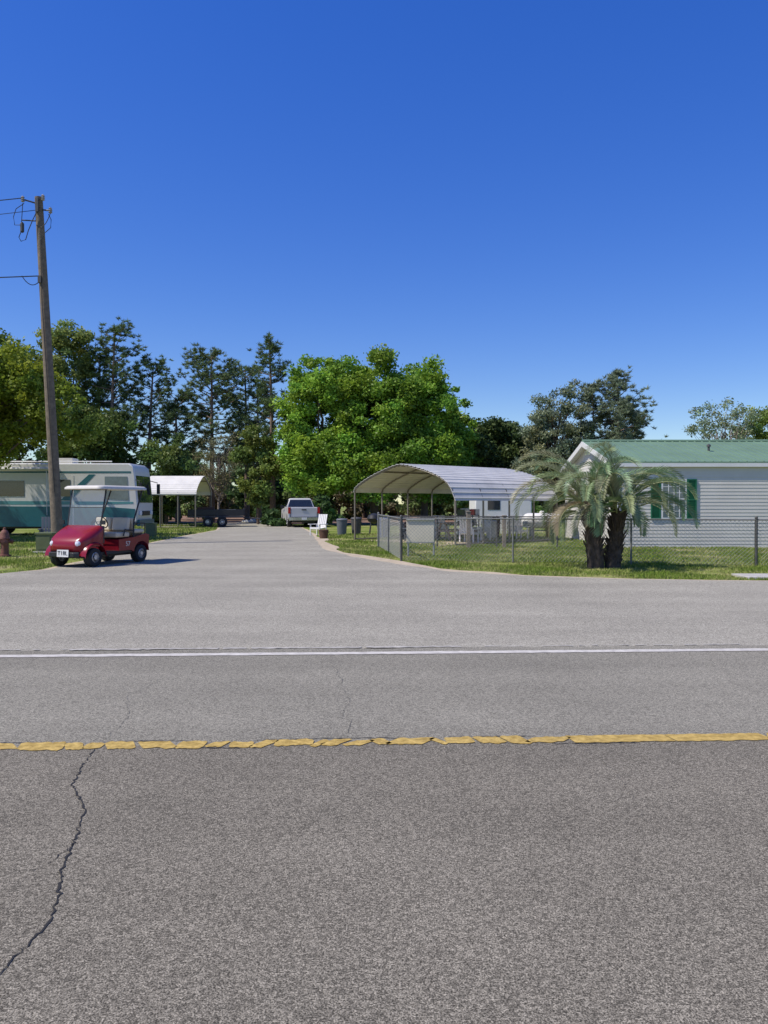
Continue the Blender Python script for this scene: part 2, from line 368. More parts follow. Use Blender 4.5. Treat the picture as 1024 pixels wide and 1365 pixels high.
# ---------------------------------------------------------------- trees
def curve_pts(a,bv,n,wob):
    a=Vector(a);bv=Vector(bv); out=[]
    for i in range(n+1):
        t=i/n; p=a.lerp(bv,t); 
        if 0<i<n: p+=Vector((random.uniform(-1,1),random.uniform(-1,1),random.uniform(-.4,.4)))*wob
        out.append(p)
    return out
def broadleaf(name,base,ells,nclump,nleaf,leaf,col,trunk_r=0.25,clump_r=(0.7,1.3),var=0.25,limbs=14,bark='bark',colvar=0.3,fork=None,flat=0.3,bright=1.0):
    e=empty(name,base); base=Vector(base); col=tuple(c*bright for c in col)
    top=Vector(ells[0][0])-base; fork=fork or top.z*0.35
    tb=B(); tip=Vector((top.x*0.6,top.y*0.6,top.z))
    tp=curve_pts((0,0,-0.1),tip,6,trunk_r*0.5); tb.path(tp,[trunk_r*(1.25 if i==0 else 1-0.13*i) for i in range(7)],bark,9)
    tot=sum(x[1][0]*x[1][1]*x[1][2] for x in ells); cs=[]
    for c,rr in ells:
        k=max(4,int(nclump*rr[0]*rr[1]*rr[2]/tot)); u=unit(k); q=rng.uniform(0.3,1.0,k)**0.5*rng.uniform(0.82,1.14,k)
        cs.append(np.array(c)-np.array(base)+u*q[:,None]*np.array(rr))
    cs=np.concatenate(cs); K=len(cs)
    idx=rng.permutation(K)[:limbs]
    for i in idx:
        c=Vector(cs[i]); h=min(max(fork*0.8,c.z*random.uniform(.35,.75)),tip.z*0.95); t=h/tip.z
        s=Vector((tip.x*t,tip.y*t,h)); tb.path(curve_pts(s,c,4,0.25),[trunk_r*f for f in(0.42,0.3,0.2,0.12,0.05)],bark,6)
    tb.make('trunk',e)
    rad=rng.uniform(*clump_r,K); per=np.maximum(20,(nleaf*rad**2/np.sum(rad**2)).astype(int)); C=[];Cc=[]
    for i in range(K):
        n=per[i]; u=unit(n); rr=rng.uniform(0.1,1,n)**0.7*rad[i]*rng.uniform(0.8,1.4,n)
        p=cs[i]+u*rr[:,None]*np.array([1,1,0.72]); C.append(p)
        f=rng.uniform(1-colvar,1+colvar); y=rng.uniform(-.12,.16)
        cc=np.array(col)*f*np.array([1+y,1,1-y]); Cc.append(cc*rng.uniform(1-var,1+var,(n,1)))
    C=np.concatenate(C);Cc=np.clip(np.concatenate(Cc),0,1)
    npmesh('foliage',leafV(C,leaf*rng.uniform(0.6,1.35,len(C)),0.6,flat),4,Cc,M['leaf'],e)
    return e
def pine(name,base,H,crown0,rmax,col,nb=46,tr=0.17,dens=1.0,shape='pine',needle=0.36):
    e=empty(name,base); tb=B()
    lean=Vector((random.uniform(-.4,.4),random.uniform(-.3,.3),0))
    def tp(z): 
        t=z/H; return Vector((lean.x*t*t,lean.y*t*t,z))
    tb.path([tp(H*i/9)-(Vector((0,0,.1)) if i==0 else Vector((0,0,0))) for i in range(10)],[tr*(1.15-1.0*i/9)+0.015 for i in range(10)],'pinebark',8)
    BC=[];D=[];Cl=[];Ln=[]
    for i in range(nb):
        t=(i+random.random())/nb; z=crown0+(H-crown0)*t**0.9
        if shape=='pine': prof=(1-t)**0.5*(0.6+0.4*min(1,t*4))+0.16
        else: prof=(1-t)**0.7+0.1
        Lb=rmax*prof*random.uniform(0.5,1.2); az=random.uniform(0,2*math.pi); s=tp(min(z,H*0.985))
        up=random.uniform(0.0,0.45)+0.5*t
        en=s+Vector((math.cos(az)*Lb,math.sin(az)*Lb,Lb*up)); mid=s.lerp(en,0.5)+Vector((0,0,-0.08*Lb))
        tb.path([s,mid,en],[0.035+0.03*(1-t),0.03,0.012],'pinebark',5)
        nt_=int((4+Lb*4.5)*dens)
        for j in range(nt_):
            q=random.uniform(0.3,1.0)**0.7; p=s.lerp(mid,q*2) if q<.5 else mid.lerp(en,q*2-1)
            p=p+Vector((random.gauss(0,.3),random.gauss(0,.3),random.gauss(0.08,.22)))*min(1,Lb)
            n=30; d=unit(n); d[:,2]=d[:,2]*0.7+0.3
            BC.append(np.tile(np.array(p),(n,1))+d*0.10*rng.uniform(0,1,(n,1))); D.append(d); f=random.uniform(.65,1.35)
            Cl.append(np.array(col)*f*rng.uniform(.7,1.3,(n,1))); Ln.append(needle*rng.uniform(.5,1.2,n))
    tb.make('trunk',e)
    BC=np.concatenate(BC);D=np.concatenate(D);Cl=np.concatenate(Cl);Ln=np.concatenate(Ln)[:,None]
    b=np.cross(D,unit(len(D))); b/=np.linalg.norm(b,axis=1)[:,None]+1e-9
    V=np.stack([BC-b*0.03,BC+b*0.03,BC+D*Ln],1).reshape(-1,3)
    npmesh('needles',V,3,np.clip(Cl,0,1),M['needle'],e); return e

broadleaf('oak_tree',(-18.6,33,0),[((-18.6,33,6.4),(4.6,3.2,2.6)),((-14.9,33.2,5.6),(2.7,2.0,1.7)),((-17.6,32.6,4.4),(2.8,1.6,0.9))],190,46000,0.085,(0.24,0.30,0.034),0.28,(0.3,0.75),limbs=26,colvar=0.35)
MB=1.75
broadleaf('maple_tree',(-4.6,56.5,0),[((-4.5,56.5,7.3),(3.1,3.2,5.1)),((-6.0,55.6,4.2),(1.7,1.7,2.4)),((-3.2,54.4,3.9),(3.0,1.6,2.1))],240,66000,0.12,(0.138,0.225,0.028),0.3,(0.4,1.0),bright=MB)
broadleaf('maple_tree',(-0.6,57,0),[((-0.6,57,7.7),(3.3,3.4,5.0)),((0.2,54.6,4.8),(3.0,1.8,2.8))],240,66000,0.12,(0.128,0.21,0.026),0.33,(0.4,1.0),bright=MB)
broadleaf('maple_tree',(3.0,57.5,0),[((2.7,57.5,6.9),(2.9,3.2,4.7)),((3.9,56.5,4.6),(1.9,2,2.8))],210,56000,0.12,(0.115,0.195,0.024),0.3,(0.4,1.0),bright=MB)
broadleaf('maple_tree',(5.9,61,0),[((5.9,61,7.0),(1.2,1.2,3.4)),((5.8,61,4),(1.5,1.3,2.5))],50,12000,0.13,(0.15,0.25,0.035),0.15,(0.35,0.8),limbs=8,bright=1.35)
DG=(0.095,0.14,0.045)
broadleaf('live_oak_tree',(8.6,64,0),[((8.6,64,5.3),(3.0,2.8,3.8))],110,24000,0.14,DG,0.25,(0.45,1.0),limbs=8)
broadleaf('live_oak_tree',(11.8,66,0),[((11.8,66,5.0),(3.2,2.8,3.4))],110,24000,0.14,DG,0.25,(0.45,1.0),limbs=8)
CG=(0.25,0.295,0.18)
broadleaf('cypress_tree',(13.4,60,0),[((13.4,60,6.8),(2.5,2.1,3.2)),((13.2,60,4.4),(3.2,2.4,2.7)),((14.9,60,8.8),(1.3,1.2,2.7)),((12.4,60,8.0),(1.2,1.1,2.3))],210,26000,0.095,CG,0.22,(0.3,0.7),limbs=60,flat=0)
CD=(0.215,0.26,0.16)
pine('cedar_tree',(18.2,60,0),11.6,1.6,3.3,CD,80,0.16,1.2,'cone',0.28)
pine('cedar_tree',(16.6,61,0),10.8,1.6,2.7,CD,64,0.14,1.2,'cone',0.28)
pine('cedar_tree',(19.6,61,0),9.2,1.2,2.4,CD,50,0.14,1.2,'cone',0.28)
broadleaf('birch_tree',(30.6,70,0),[((30.6,70,8.0),(3.4,2.8,3.4))],100,8000,0.10,(0.27,0.34,0.18),0.16,(0.3,0.8),limbs=60,bark='barebark')
broadleaf('birch_tree',(35.2,71,0),[((35.2,71,7.6),(2.4,2.4,2.9))],70,11000,0.12,(0.24,0.33,0.075),0.16,(0.35,0.8),limbs=20,bark='barebark')
PG=(0.13,0.185,0.07)
broadleaf('sweetgum_tree',(-24.6,60,0),[((-24.6,60,11.2),(2.4,2.4,4.8))],110,20000,0.12,(0.24,0.30,0.085),0.2,(0.35,0.85),limbs=20)
broadleaf('sweetgum_tree',(-28.6,58,0),[((-28.6,58,9.2),(3.4,3,5.0))],90,20000,0.14,(0.16,0.22,0.055),0.25,(0.5,1.0),limbs=14)
broadleaf('sweetgum_tree',(-21.5,57,0),[((-21.5,57,5.4),(3.0,2.4,3.4))],90,18000,0.13,(0.13,0.19,0.045),0.2,(0.5,1.0),limbs=10)
for (x,y,H,c0,rm,nb) in [(-21.2,60,14.9,5.5,3.0,42),(-22.9,62,13.6,5.5,2.6,34),(-18.6,61,12.4,4.5,2.6,36),(-16.8,63,10.2,3.8,2.3,32),(-13.8,62,13.3,4.8,3.4,54),(-11.7,66,12.9,5,2.6,34),(-8.35,58,13.8,6.5,1.6,32),(-10.2,63,10.6,4,2.1,32)]:
    pine('pine_tree',(x,y,0),H,c0,rm,PG if x!=-13.8 else (0.15,0.2,0.08),nb,0.2,1.25,needle=.27)
broadleaf('magnolia_tree',(-15.8,56,0),[((-15.8,56,3.6),(2.0,2.0,2.8))],60,14000,0.12,(0.13,0.19,0.05),0.15,(0.35,0.75),limbs=6)
broadleaf('bare_tree',(-12.6,59,0),[((-12.6,59,4.9),(2.0,1.6,2.2))],60,4500,0.06,(0.26,0.25,0.13),0.11,(0.4,0.8),limbs=44,bark='barebark')
broadleaf('young_oak_tree',(-9.3,57,0),[((-9.3,57,4.3),(1.6,1.6,2.8))],50,11000,0.11,(0.19,0.25,0.055),0.1,(0.35,0.7),limbs=6)
def mass(name,items,leaf,trunks=True):
    e=empty(name); tb=B(); C=[];Cc=[];S=[]
    for (x,y,H,r_,n,col) in items:
        if trunks: tb.path([(x,y,-.1),(x+random.uniform(-.3,.3),y,H*0.5),(x+random.uniform(-.5,.5),y,H*0.9)],[0.18,0.13,0.04],'bark',6)
        k=max(5,int(n/150)); cz=rng.uniform(0.12 if not trunks else 0.2,0.95,k)*H; cr=r_*np.sqrt(np.clip(1.05-np.abs(cz/H-0.5)*1.5,0.1,1))
        a=rng.uniform(0,2*np.pi,k); q=np.sqrt(rng.uniform(0,1,k))
        cs=np.stack([x+np.cos(a)*cr*q,y+np.sin(a)*cr*q,cz],1)
        for c in cs:
            m_=150; u=unit(m_); rr=rng.uniform(.3,1,m_)**.6*rng.uniform(.5,1.0)*min(1.3,r_*0.5); p=c+u*rr[:,None]*np.array([1,1,.7]); p[:,2]=np.maximum(p[:,2],0.02)
            C.append(p); Cc.append(np.array(col)*1.9*rng.uniform(.65,1.35)*rng.uniform(.75,1.25,(m_,1)))
    C=np.concatenate(C);Cc=np.concatenate(Cc)
    if trunks: tb.make('trunks',e)
    npmesh('foliage',leafV(C,leaf*rng.uniform(.6,1.4,len(C)),.6),4,np.clip(Cc,0,1),M['leaf'],e)
it=[]
for i in range(150):
    x=random.uniform(-75,80); y=random.uniform(78,105)
    H=random.uniform(6,8.5) if x<24 else random.uniform(4.5,6.2)
    it.append((x,y,H,random.uniform(2.4,3.8),1300,random.choice([(0.04,0.07,0.022),(0.06,0.1,0.03),(0.05,0.08,0.035)])))
mass('background_trees',it,0.26)
it=[]
for i in range(80):
    x=random.uniform(-30,24); y=random.uniform(69,74)
    it.append((x,y,random.uniform(2.2,5.0),random.uniform(1.2,2.2),900,random.choice([(0.045,0.07,0.025),(0.08,0.11,0.035),(0.1,0.09,0.05),(0.05,0.09,0.03)])))
for i in range(16):
    it.append((random.uniform(-26,-14),random.uniform(52,58),random.uniform(1.6,3.5),random.uniform(.8,1.6),700,(0.05,0.08,0.028)))
for i in range(22):
    it.append((random.uniform(-50,-22),random.uniform(56,62),random.uniform(4,6.5),random.uniform(1.8,2.8),1000,random.choice([(0.05,0.08,0.028),(0.07,0.1,0.03)])))
for i in range(9):
    it.append((random.uniform(-7.5,14),random.uniform(50,54),random.uniform(1.0,2.4),random.uniform(.8,1.5),700,random.choice([(0.05,0.09,0.028),(0.08,0.14,0.03)])))
mass('undergrowth',it,0.15,False)

# ---------------------------------------------------------------- palm
def palm(name,base):
    e=empty(name,base); tb=B(); r=random.Random(5)
    for (ox,oy,h,rr,lx) in [(-0.16,0,1.55,0.19,-0.14),(0.26,0.05,1.4,0.17,0.16)]:
        tb.path([(ox,oy,-.05),(ox+lx*.3,oy,h*.35),(ox+lx*.7,oy,h*.7),(ox+lx,oy,h)],[rr*1.15,rr,rr*.95,rr*1.1],'palmtrunk',12)
        for i in range(190):
            z=r.uniform(0.02,h*1.05); a=r.uniform(0,2*math.pi); cx=ox+lx*z/h
            p0=Vector((cx+math.cos(a)*rr*.85,oy+math.sin(a)*rr*.85,z)); L=r.uniform(.08,.22)
            tb.tube(p0,p0+Vector((math.cos(a)*L*.6,math.sin(a)*L*.6,L)),r.uniform(.02,.038),'palmtrunk',5,r2=0.006)
    VV=[];CC=[]
    for i in range(62):
        az=r.uniform(0,2*math.pi); u_=i/62
        el=R(86-u_*88+r.uniform(-10,10)); Ls=r.uniform(1.75,2.4)
        if u_>.8: Ls*=0.7
        if math.sin(az)<-0.6 and u_>.55: Ls*=0.75
        ox=r.choice([-0.28,0.38]); p=Vector((ox+math.cos(az)*.1,math.sin(az)*.1,1.52+r.uniform(-.2,.1))); n=28; pts=[p.copy()]; ang=el
        droop=r.uniform(1.8,2.7)/n
        for k in range(n):
            ang-=droop*(0.15+1.75*(k/n)**1.2); ang=max(ang,-1.5)
            p=p+Vector((math.cos(az)*math.cos(ang),math.sin(az)*math.cos(ang),math.sin(ang)))*Ls/n
            p.z=max(p.z,0.06); pts.append(p.copy())
        dead=u_>.9 and r.random()<.7
        col=(0.29,0.23,0.14) if dead else (0.26+r.uniform(-.06,.06),0.32+r.uniform(-.05,.04),0.165)
        tb.path(pts[::2],[0.018*(1-.85*j/14)+.002 for j in range(len(pts[::2]))],M['palm_rachis'],5)
        side0=Vector((-math.sin(az),math.cos(az),0))
        for k in range(4,n):
            for sub in (0,.5):
                for s in(-1,1):
                    q=pts[k].lerp(pts[k+1],sub); t=(pts[k+1]-pts[k]).normalized()
                    upv=side0.cross(t).normalized()
                    if upv.z<0: upv=-upv
                    f=k/n; l=0.36*(math.sin(math.pi*min(1,f*0.85+.12)))**.6*r.uniform(.8,1.15)
                    d=(side0*s*0.6+t*0.8+upv*0.5).normalized(); tip=q+d*l; tip.z-=l*l*0.35; mid=q+d*l*.5
                    w=t.cross(d).cross(d).normalized()*0.012
                    VV+= [q-w*0.7,mid-w,tip,mid+w]; c=r.uniform(.75,1.25); CC.append((col[0]*c,col[1]*c,col[2]*c))
    tb.make('trunk',e)
    npmesh('fronds',np.array([tuple(v) for v in VV]),4,np.array(CC),M['palm'],e); return e
M['palm_rachis']=mat('palm_rachis',(0.27,0.29,0.12),0.6)
palm('pindo_palm',(5.35,18.9,0))

# ---------------------------------------------------------------- house
def lap(b,pfun,z0,z1,h,m,out):
    z=z0
    while z<z1-1e-4:
        zz=min(z+h,z1); a0,a1=pfun(z); c0,c1=pfun(zz); o=0.012
        vs=[(a0[0]+out[0]*o,a0[1]+out[1]*o,z),(a1[0]+out[0]*o,a1[1]+out[1]*o,z),(c1[0],c1[1],zz),(c0[0],c0[1],zz),(a0[0],a0[1],z),(a1[0],a1[1],z)]
        b.add(vs,[(0,1,2,3),(0,4,5,1)],m); z=zz
hs=empty('mobile_home',(0,0,0))
X0,X1,Y0,Y1,ZE,ZR=8.35,27.0,27.5,35.3,3.0,4.0; YM=(Y0+Y1)/2
b=B()
lap(b,lambda z:((X0,Y0),(X1,Y0)),0.0,ZE,0.125,'siding',(0,-1))
def gf(z):
    if z<=ZE: return ((X0,Y1),(X0,Y0))
    t=(z-ZE)/(ZR-ZE); return ((X0,Y1-(Y1-YM)*t),(X0,Y0+(YM-Y0)*t))
lap(b,gf,0.0,ZR,0.125,'siding',(-1,0))
b.add([(X1,Y0,0),(X1,Y1,0),(X1,Y1,ZE),(X1,YM,ZR),(X1,Y0,ZE)],[(0,1,2,3,4)],'siding')
b.add([(X0,Y1,0),(X1,Y1,0),(X1,Y1,ZE),(X0,Y1,ZE)],[(0,1,2,3)],'siding')
b.make('walls',hs,smooth=False)
b=B()
for yy in(Y0,Y1): b.box((X0-.01,yy,1.5),(.09,.09,2.98),'white')
b.make('corner_trim',hs)
b=B(); ov=0.10; sl2=(ZR-ZE)/(YM-Y0)
dm=YM-Y0+ov
for sgn in(1,-1):
    def rp(x,d,o=0): return (x,YM-sgn*d,ZR+0.08-d*sl2+o)
    b.add([rp(X0-.3,0),rp(X1+.3,0),rp(X1+.3,dm),rp(X0-.3,dm),rp(X0-.3,0,-.05),rp(X1+.3,0,-.05),rp(X1+.3,dm,-.05),rp(X0-.3,dm,-.05)],[(0,1,2,3),(4,7,6,5),(2,6,7,3),(3,7,4,0),(1,5,6,2)],'green_roof')
    x=X0-.28
    while x<X1+.3:
        b.add([rp(x-.02,0.02,.002),rp(x+.02,0.02,.002),rp(x+.02,dm,.002),rp(x-.02,dm,.002),rp(x-.01,0.02,.03),rp(x+.01,0.02,.03),rp(x+.01,dm,.03),rp(x-.01,dm,.03)],[(4,5,6,7),(0,4,7,3),(1,2,6,5),(2,3,7,6)],'green_roof'); x+=0.3
b.path([(X0-.31,YM,ZR+.1),(X1+.3,YM,ZR+.1)],0.06,'green_roof',8)
b.make('roof',hs,smooth=False)
b=B()
b.bb(X0-.3,X1+.3,Y0-ov-.03,Y0-ov+.0,ZE-.13,ZE+.0,'white'); b.bb(X0-.28,X1+.28,Y0-ov+.002,Y0-.015,ZE-.10,ZE-.07,'white')
for sgn in(1,-1):
    def rp(x,d,o=0): return (x,YM-sgn*d,ZR+0.08-d*sl2+o)
    b.add([rp(X0-.33,0,-.0),rp(X0-.33,dm,-.0),rp(X0-.33,dm,-.2),rp(X0-.33,0,-.2),rp(X0-.3,0,0),rp(X0-.3,dm,0),rp(X0-.3,dm,-.2),rp(X0-.3,0,-.2)],[(0,1,2,3),(4,7,6,5),(0,4,5,1),(3,2,6,7),(1,5,6,2)],'white')
    b.add([rp(X0-.3,0,-.1),rp(X0-.3,dm,-.1),rp(X0,dm,-.1),rp(X0,0,-.1)],[(0,1,2,3)],'white')
b.make('fascia_and_soffit',hs,smooth=False)
def window(b,xc,w,z0,z1,y):
    b.bb(xc-w/2-.06,xc+w/2+.06,y-.05,y+.0,z0-.06,z1+.06,'white')
    b.bb(xc-w/2,xc+w/2,y-.056,y-.04,z0,z1,'blueglass')
    for i in range(1,4): b.bb(xc-w/2+w*i/4-.012,xc-w/2+w*i/4+.012,y-.066,y-.05,z0,z1,'white')
    for i in range(1,6): b.bb(xc-w/2,xc+w/2,y-.064,y-.05,z0+(z1-z0)*i/6-(.02 if i==3 else .01),z0+(z1-z0)*i/6+(.02 if i==3 else .01),'white')
b=B()
for xc in (10.3,14.55,19.5): window(b,xc,0.78,1.08,2.38,Y0-.0)
b.make('windows',hs)
b=B()
for xc in (10.3,14.55,19.5):
    for s in(-1,1):
        cx=xc+s*(.39+.06+.19)
        b.bb(cx-.17,cx-.125,Y0-.06,Y0-.01,1.02,2.44,'shutter'); b.bb(cx+.125,cx+.17,Y0-.06,Y0-.01,1.02,2.44,'shutter')
        for z in(1.02,1.68,2.39): b.bb(cx-.125,cx+.125,Y0-.06,Y0-.01,z,z+.05,'shutter')
        for i in range(34):
            z=1.09+i*.039
            if abs(z-1.70)>.04 : b.box((cx,Y0-.035,z),(.25,.035,.008),'shutter',(R(35),0,0))
        b.bb(cx-.13,cx+.13,Y0-.022,Y0-.018,1.04,2.42,'shutter')
b.make('shutters',hs)
b=B(); b.tube((12.3,29.3,3.2),(12.3,29.3,3.75),0.045,'darksteel'); b.rev((12.3,29.3,3.72),[(.08,0),(.07,.07),(.02,.1)],'darksteel',12,'z')
b.bb(X1-.5,X1-.1,Y0-.15,Y0-.03,1.1,1.6,'steel'); b.make('roof_vent',hs)

# ---------------------------------------------------------------- carports
def carport(name,A,Bc,L,profile,roofm,framem,nposts=5,rib=0.23):
    A=Vector((*A,0));Bc=Vector((*Bc,0)); W=(Bc-A).length; u=(Bc-A)/W; ax=Vector((-u.y,u.x,0)); e=empty(name,A)
    P=[(p[0]*W,p[1]) for p in profile]
    Q=[]
    for i in range(len(P)-1):
        p0=P[max(i-1,0)];p1=P[i];p2=P[i+1];p3=P[min(i+2,len(P)-1)]
        for k in range(12):
            t=k/12; Q.append(tuple(0.5*((2*p1[j])+(-p0[j]+p2[j])*t+(2*p0[j]-5*p1[j]+4*p2[j]-p3[j])*t*t+(-p0[j]+3*p1[j]-3*p2[j]+p3[j])*t**3) for j in(0,1)))
    Q.append(P[-1]); tot=sum(math.dist(Q[i],Q[i+1]) for i in range(len(Q)-1))
    prof=[]; n=int(tot/0.03)
    cum=[0]
    for i in range(len(Q)-1): cum.append(cum[-1]+math.dist(Q[i],Q[i+1]))
    for k in range(n+1):
        d=k/n*tot; i=max(0,min(len(Q)-2,int(np.searchsorted(cum,d))-1)); t=(d-cum[i])/(cum[i+1]-cum[i]+1e-9)
        x=Q[i][0]+(Q[i+1][0]-Q[i][0])*t; z=Q[i][1]+(Q[i+1][1]-Q[i][1])*t; tx=Q[i+1][0]-Q[i][0]; tz=Q[i+1][1]-Q[i][1]; l=math.hypot(tx,tz)
        o=0.022 if (d%rib)<0.055 else 0; prof.append((x-tz/l*o,z+tx/l*o))
    b=B(); rings=[]
    for d in(0,L): rings.append([u*p[0]+ax*d+Vector((0,0,p[1])) for p in prof])
    b.loft(rings,roofm,False,False); o=b.make('roof',e,smooth=False)
    sm=o.modifiers.new('solid','SOLIDIFY'); sm.thickness=0.012
    b=B(); sh=[p for p in prof[::4]]+[prof[-1]]
    for k in range(nposts):
        d=0.06+(L-.12)*k/(nposts-1)
        pts=[u*min(max(p[0],.05),W-.05)+ax*d+Vector((0,0,p[1]-.06)) for p in sh]
        pts=[Vector((pts[0].x,pts[0].y,-.05))]+pts+[Vector((pts[-1].x,pts[-1].y,-.05))]
        b.path(pts,0.038,framem,4)
    for uu in(.05,W-.05):
        b.path([u*uu+ax*.03+Vector((0,0,.05)),u*uu+ax*(L-.03)+Vector((0,0,.05))],.03,framem,4)
    for q in(0.3,0.5,0.7):
        z=np.interp(q*W,[p[0] for p in prof],[p[1] for p in prof]) ; b.path([u*q*W+ax*.03+Vector((0,0,z-.07)),u*q*W+ax*(L-.03)+Vector((0,0,z-.07))],.03,framem,4)
    b.make('frame',e,smooth=False); return e
carport('metal_carport',(-1.32,33.0),(2.63,28.5),6.3,[(0,2.02),(0.035,2.3),(0.2,2.72),(0.42,3.08),(0.55,3.1),(0.78,2.78),(0.93,2.35),(1,1.68)],'metalroof','framebrown',5)
carport('metal_carport',(-15.4,53.5),(-15.4,49.0),3.5,[(0,2.1),(0.03,2.4),(0.2,2.9),(.5,3.35),(.8,2.9),(.97,2.4),(1,2.1)],'oldroof','framebrown',4)

# ---------------------------------------------------------------- fences
def chain_fence(name,pts,h=1.17,top='fencepost',sp=0.07,postsp=3.0,wire=0.0028):
    e=empty(name,(pts[0][0],pts[0][1],0)); o=Vector((pts[0][0],pts[0][1],0)); bp=B(); bw=B()
    for i in range(len(pts)-1):
        a=Vector((*pts[i],0))-o; c=Vector((*pts[i+1],0))-o; Ls=(c-a).length; t=(c-a)/Ls
        k=max(1,round(Ls/postsp))
        for j in range(k+1):
            p=a+t*Ls*j/k; end=(j==0 or j==k); bp.tube(p-Vector((0,0,.1)),p+Vector((0,0,h+(.06 if end else .0))),.037 if end else .025,top,10)
            bp.rev((p.x,p.y,p.z+h+(.06 if end else 0)),[(.04 if end else .028,0),(.03,.02),(.005,.035)],top,10,'z')
        bp.tube(a+Vector((0,0,h)),c+Vector((0,0,h)),.02,top,8)
        nrm=Vector((-t.y,t.x,0))
        d=-h
        while d<Ls:
            for s in(0,1):
                x0=max(d,0); x1=min(d+h,Ls)
                if x1-x0<.01: continue
                za,zb=(x0-d,x1-d) if s==0 else (h-(x0-d),h-(x1-d))
                p=a+t*x0+Vector((0,0,max(za,.03))); q=a+t*x1+Vector((0,0,max(zb,.03))); off=nrm*(.028+(.003 if s else 0))
                bw.path([p+off,q+off],wire,'wire',3,False)
            d+=sp*1.41
    bp.make('posts_and_rail',e); bw.make('mesh_fabric',e,smooth=False); return e
chain_fence('chain_link_fence',[(-0.2,27.6),(0.47,21.1),(9.35,19.4),(22,18.0)],wire=.0032)
chain_fence('chain_link_fence',[(-0.2,27.8),(8.2,27.0)],h=1.1,top='darksteel',sp=0.09,postsp=2.0,wire=.002)
b=B(); b.box((0,0,.62),(.14,.13,1.3),'wood'); b.box((0,0,1.28),(.18,.17,.03),'wood'); b.make('wooden_post',bevel=.01,loc=(3.0,27.4,0))
b=B(); b.box((0,0,.55),(.12,.12,1.15),'wood'); b.box((0,0,1.14),(.16,.16,.03),'wood'); b.make('wooden_post',bevel=.01,loc=(4.25,27.3,0))

s=empty('yard_sign',(1.08,23.0,0),R(-4)); b=B(); b.box((0,0,0.76),(0.82,0.03,0.66),'signback'); b.make('panel',s,bevel=.006)
b=B(); b.path([(-.42,-.03,1.10),(.42,-.03,1.10)],.035,'offwhite',10); b.tube((-.36,.03,-.1),(-.36,.03,1.1),.025,'steel'); b.tube((.4,.03,-.1),(.4,.03,1.15),.028,'steel'); b.bb(-.42,.42,-.02,.0,.4,.43,'steel'); b.make('frame',s)

# ---------------------------------------------------------------- utility pole
p=empty('utility_pole',(-12.25,29,0)); b=B()
n=12; pts=[(-0.65*(i/n)**1.05,0,13.0*i/n-(.2 if i==0 else 0)) for i in range(n+1)]
b.path(pts,[0.21-0.07*i/n for i in range(n+1)],'wood_pole',16); b.make('pole',p)
b=B()
b.box((-.63,-.16,12.65),(.1,.12,.5),'darksteel'); b.tube((-.63,0,12.55),(-.15,-.15,12.45),.03,'darksteel'); b.tube((-.63,0,12.75),(-1.15,-.2,12.85),.03,'darksteel')
for q in[(-.15,-.15,12.45),(-1.15,-.2,12.85),(-.4,-.2,12.9)]:
    b.rev(q,[(.03,-.1),(.075,-.07),(.04,-.03),(.08,0),(.04,.04),(.07,.07),(.02,.13)],'ceramic',12,'z')
b.rev((-1.2,-.15,11.85),[(.02,-.22),(.07,-.18),(.07,.12),(.02,.18)],'darksteel',10,'z')
b.tube((-.63,-.05,12.1),(-1.2,-.15,12.1),.025,'darksteel')
b.box((-.55,-.15,9.9),(.12,.12,.25),'darksteel')
b.make('hardware',p)
b=B()
def sag(a,c,s,n=14): 
    a=Vector(a);c=Vector(c); return [a.lerp(c,i/n)-Vector((0,0,s*4*(i/n)*(1-i/n))) for i in range(n+1)]
b.path(sag((-1.15,-.2,12.9),(-38,-1,13.2),1.2),.018,'black',5)
b.path(sag((-.6,-.1,12.5),(-38,1,12.4),1.0),.012,'black',5)
b.path(sag((-.58,-.1,10.05),(-38,0,10.5),.5),.022,'black',5)
b.path(sag((-.15,-.15,12.35),(-.65,-.2,11.9),.25,8),.014,'black',5)
b.path(sag((-1.15,-.2,12.7),(-1.2,-.2,12.0),-.0,6),.014,'black',5)
b.path([(-1.2,-.2,11.7),(-1.3,-.2,11.45),(-1.22,-.2,11.3),(-1.05,-.2,11.36),(-.95,-.2,11.7),(-.78,-.2,12.1),(-.63,-.2,12.4)],.016,'black',5)
b.path([(-.2,-.2,12.3),(-.1,-.2,12.1),(-.12,-.2,11.8),(-.35,-.2,11.6),(-.5,-.2,11.3),(-.46,-.19,9),(-.02,-.22,2)],.014,'black',5)
b.path([(-1.1,-.2,12.7),(-1.4,-.2,12.5),(-1.5,-.2,12.2),(-1.45,-.2,11.9),(-1.25,-.2,11.9)],.014,'black',5)
b.path(sag((-.6,-.15,9.8),(-1.2,-.2,10.02),.2,8),.016,'black',5)
b.make('wires',p)

b=B(); b.box((0,0,.3),(.5,.42,.6),'boxgreen'); b.box((0,0,.62),(.56,.48,.06),'boxgreen'); b.box((0,-.215,.33),(.4,.012,.42),'boxgreen'); b.box((0,0,.03),(.65,.55,.06),'concrete')
b.make('utility_box',bevel=.02,loc=(-10.75,24.6,0))
b=B(); b.box((0,0,.3),(.45,.3,.6),'boxgreen'); b.box((0,0,.62),(.5,.35,.05),'boxgreen'); b.box((0,-.155,.3),(.36,.012,.42),'boxgreen'); b.make('utility_box',bevel=.02,loc=(-11.0,36.5,0))
b=B(); b.rev((0,0,0),[(.17,0),(.17,.05),(.12,.06),(.115,.1),(.11,.5),(.15,.52),(.15,.57),(.13,.6),(.125,.68),(.09,.76),(.04,.8),(.035,.86),(.0,.87)],'hydrant',20,'z')
for dx in(-1,1): b.rev((0,0,.45),[(.055,0),(.055,dx*.17),(.07,dx*.17),(.07,dx*.22),(.025,dx*.23),(.025,dx*.26)],'hydrant',12,'x')
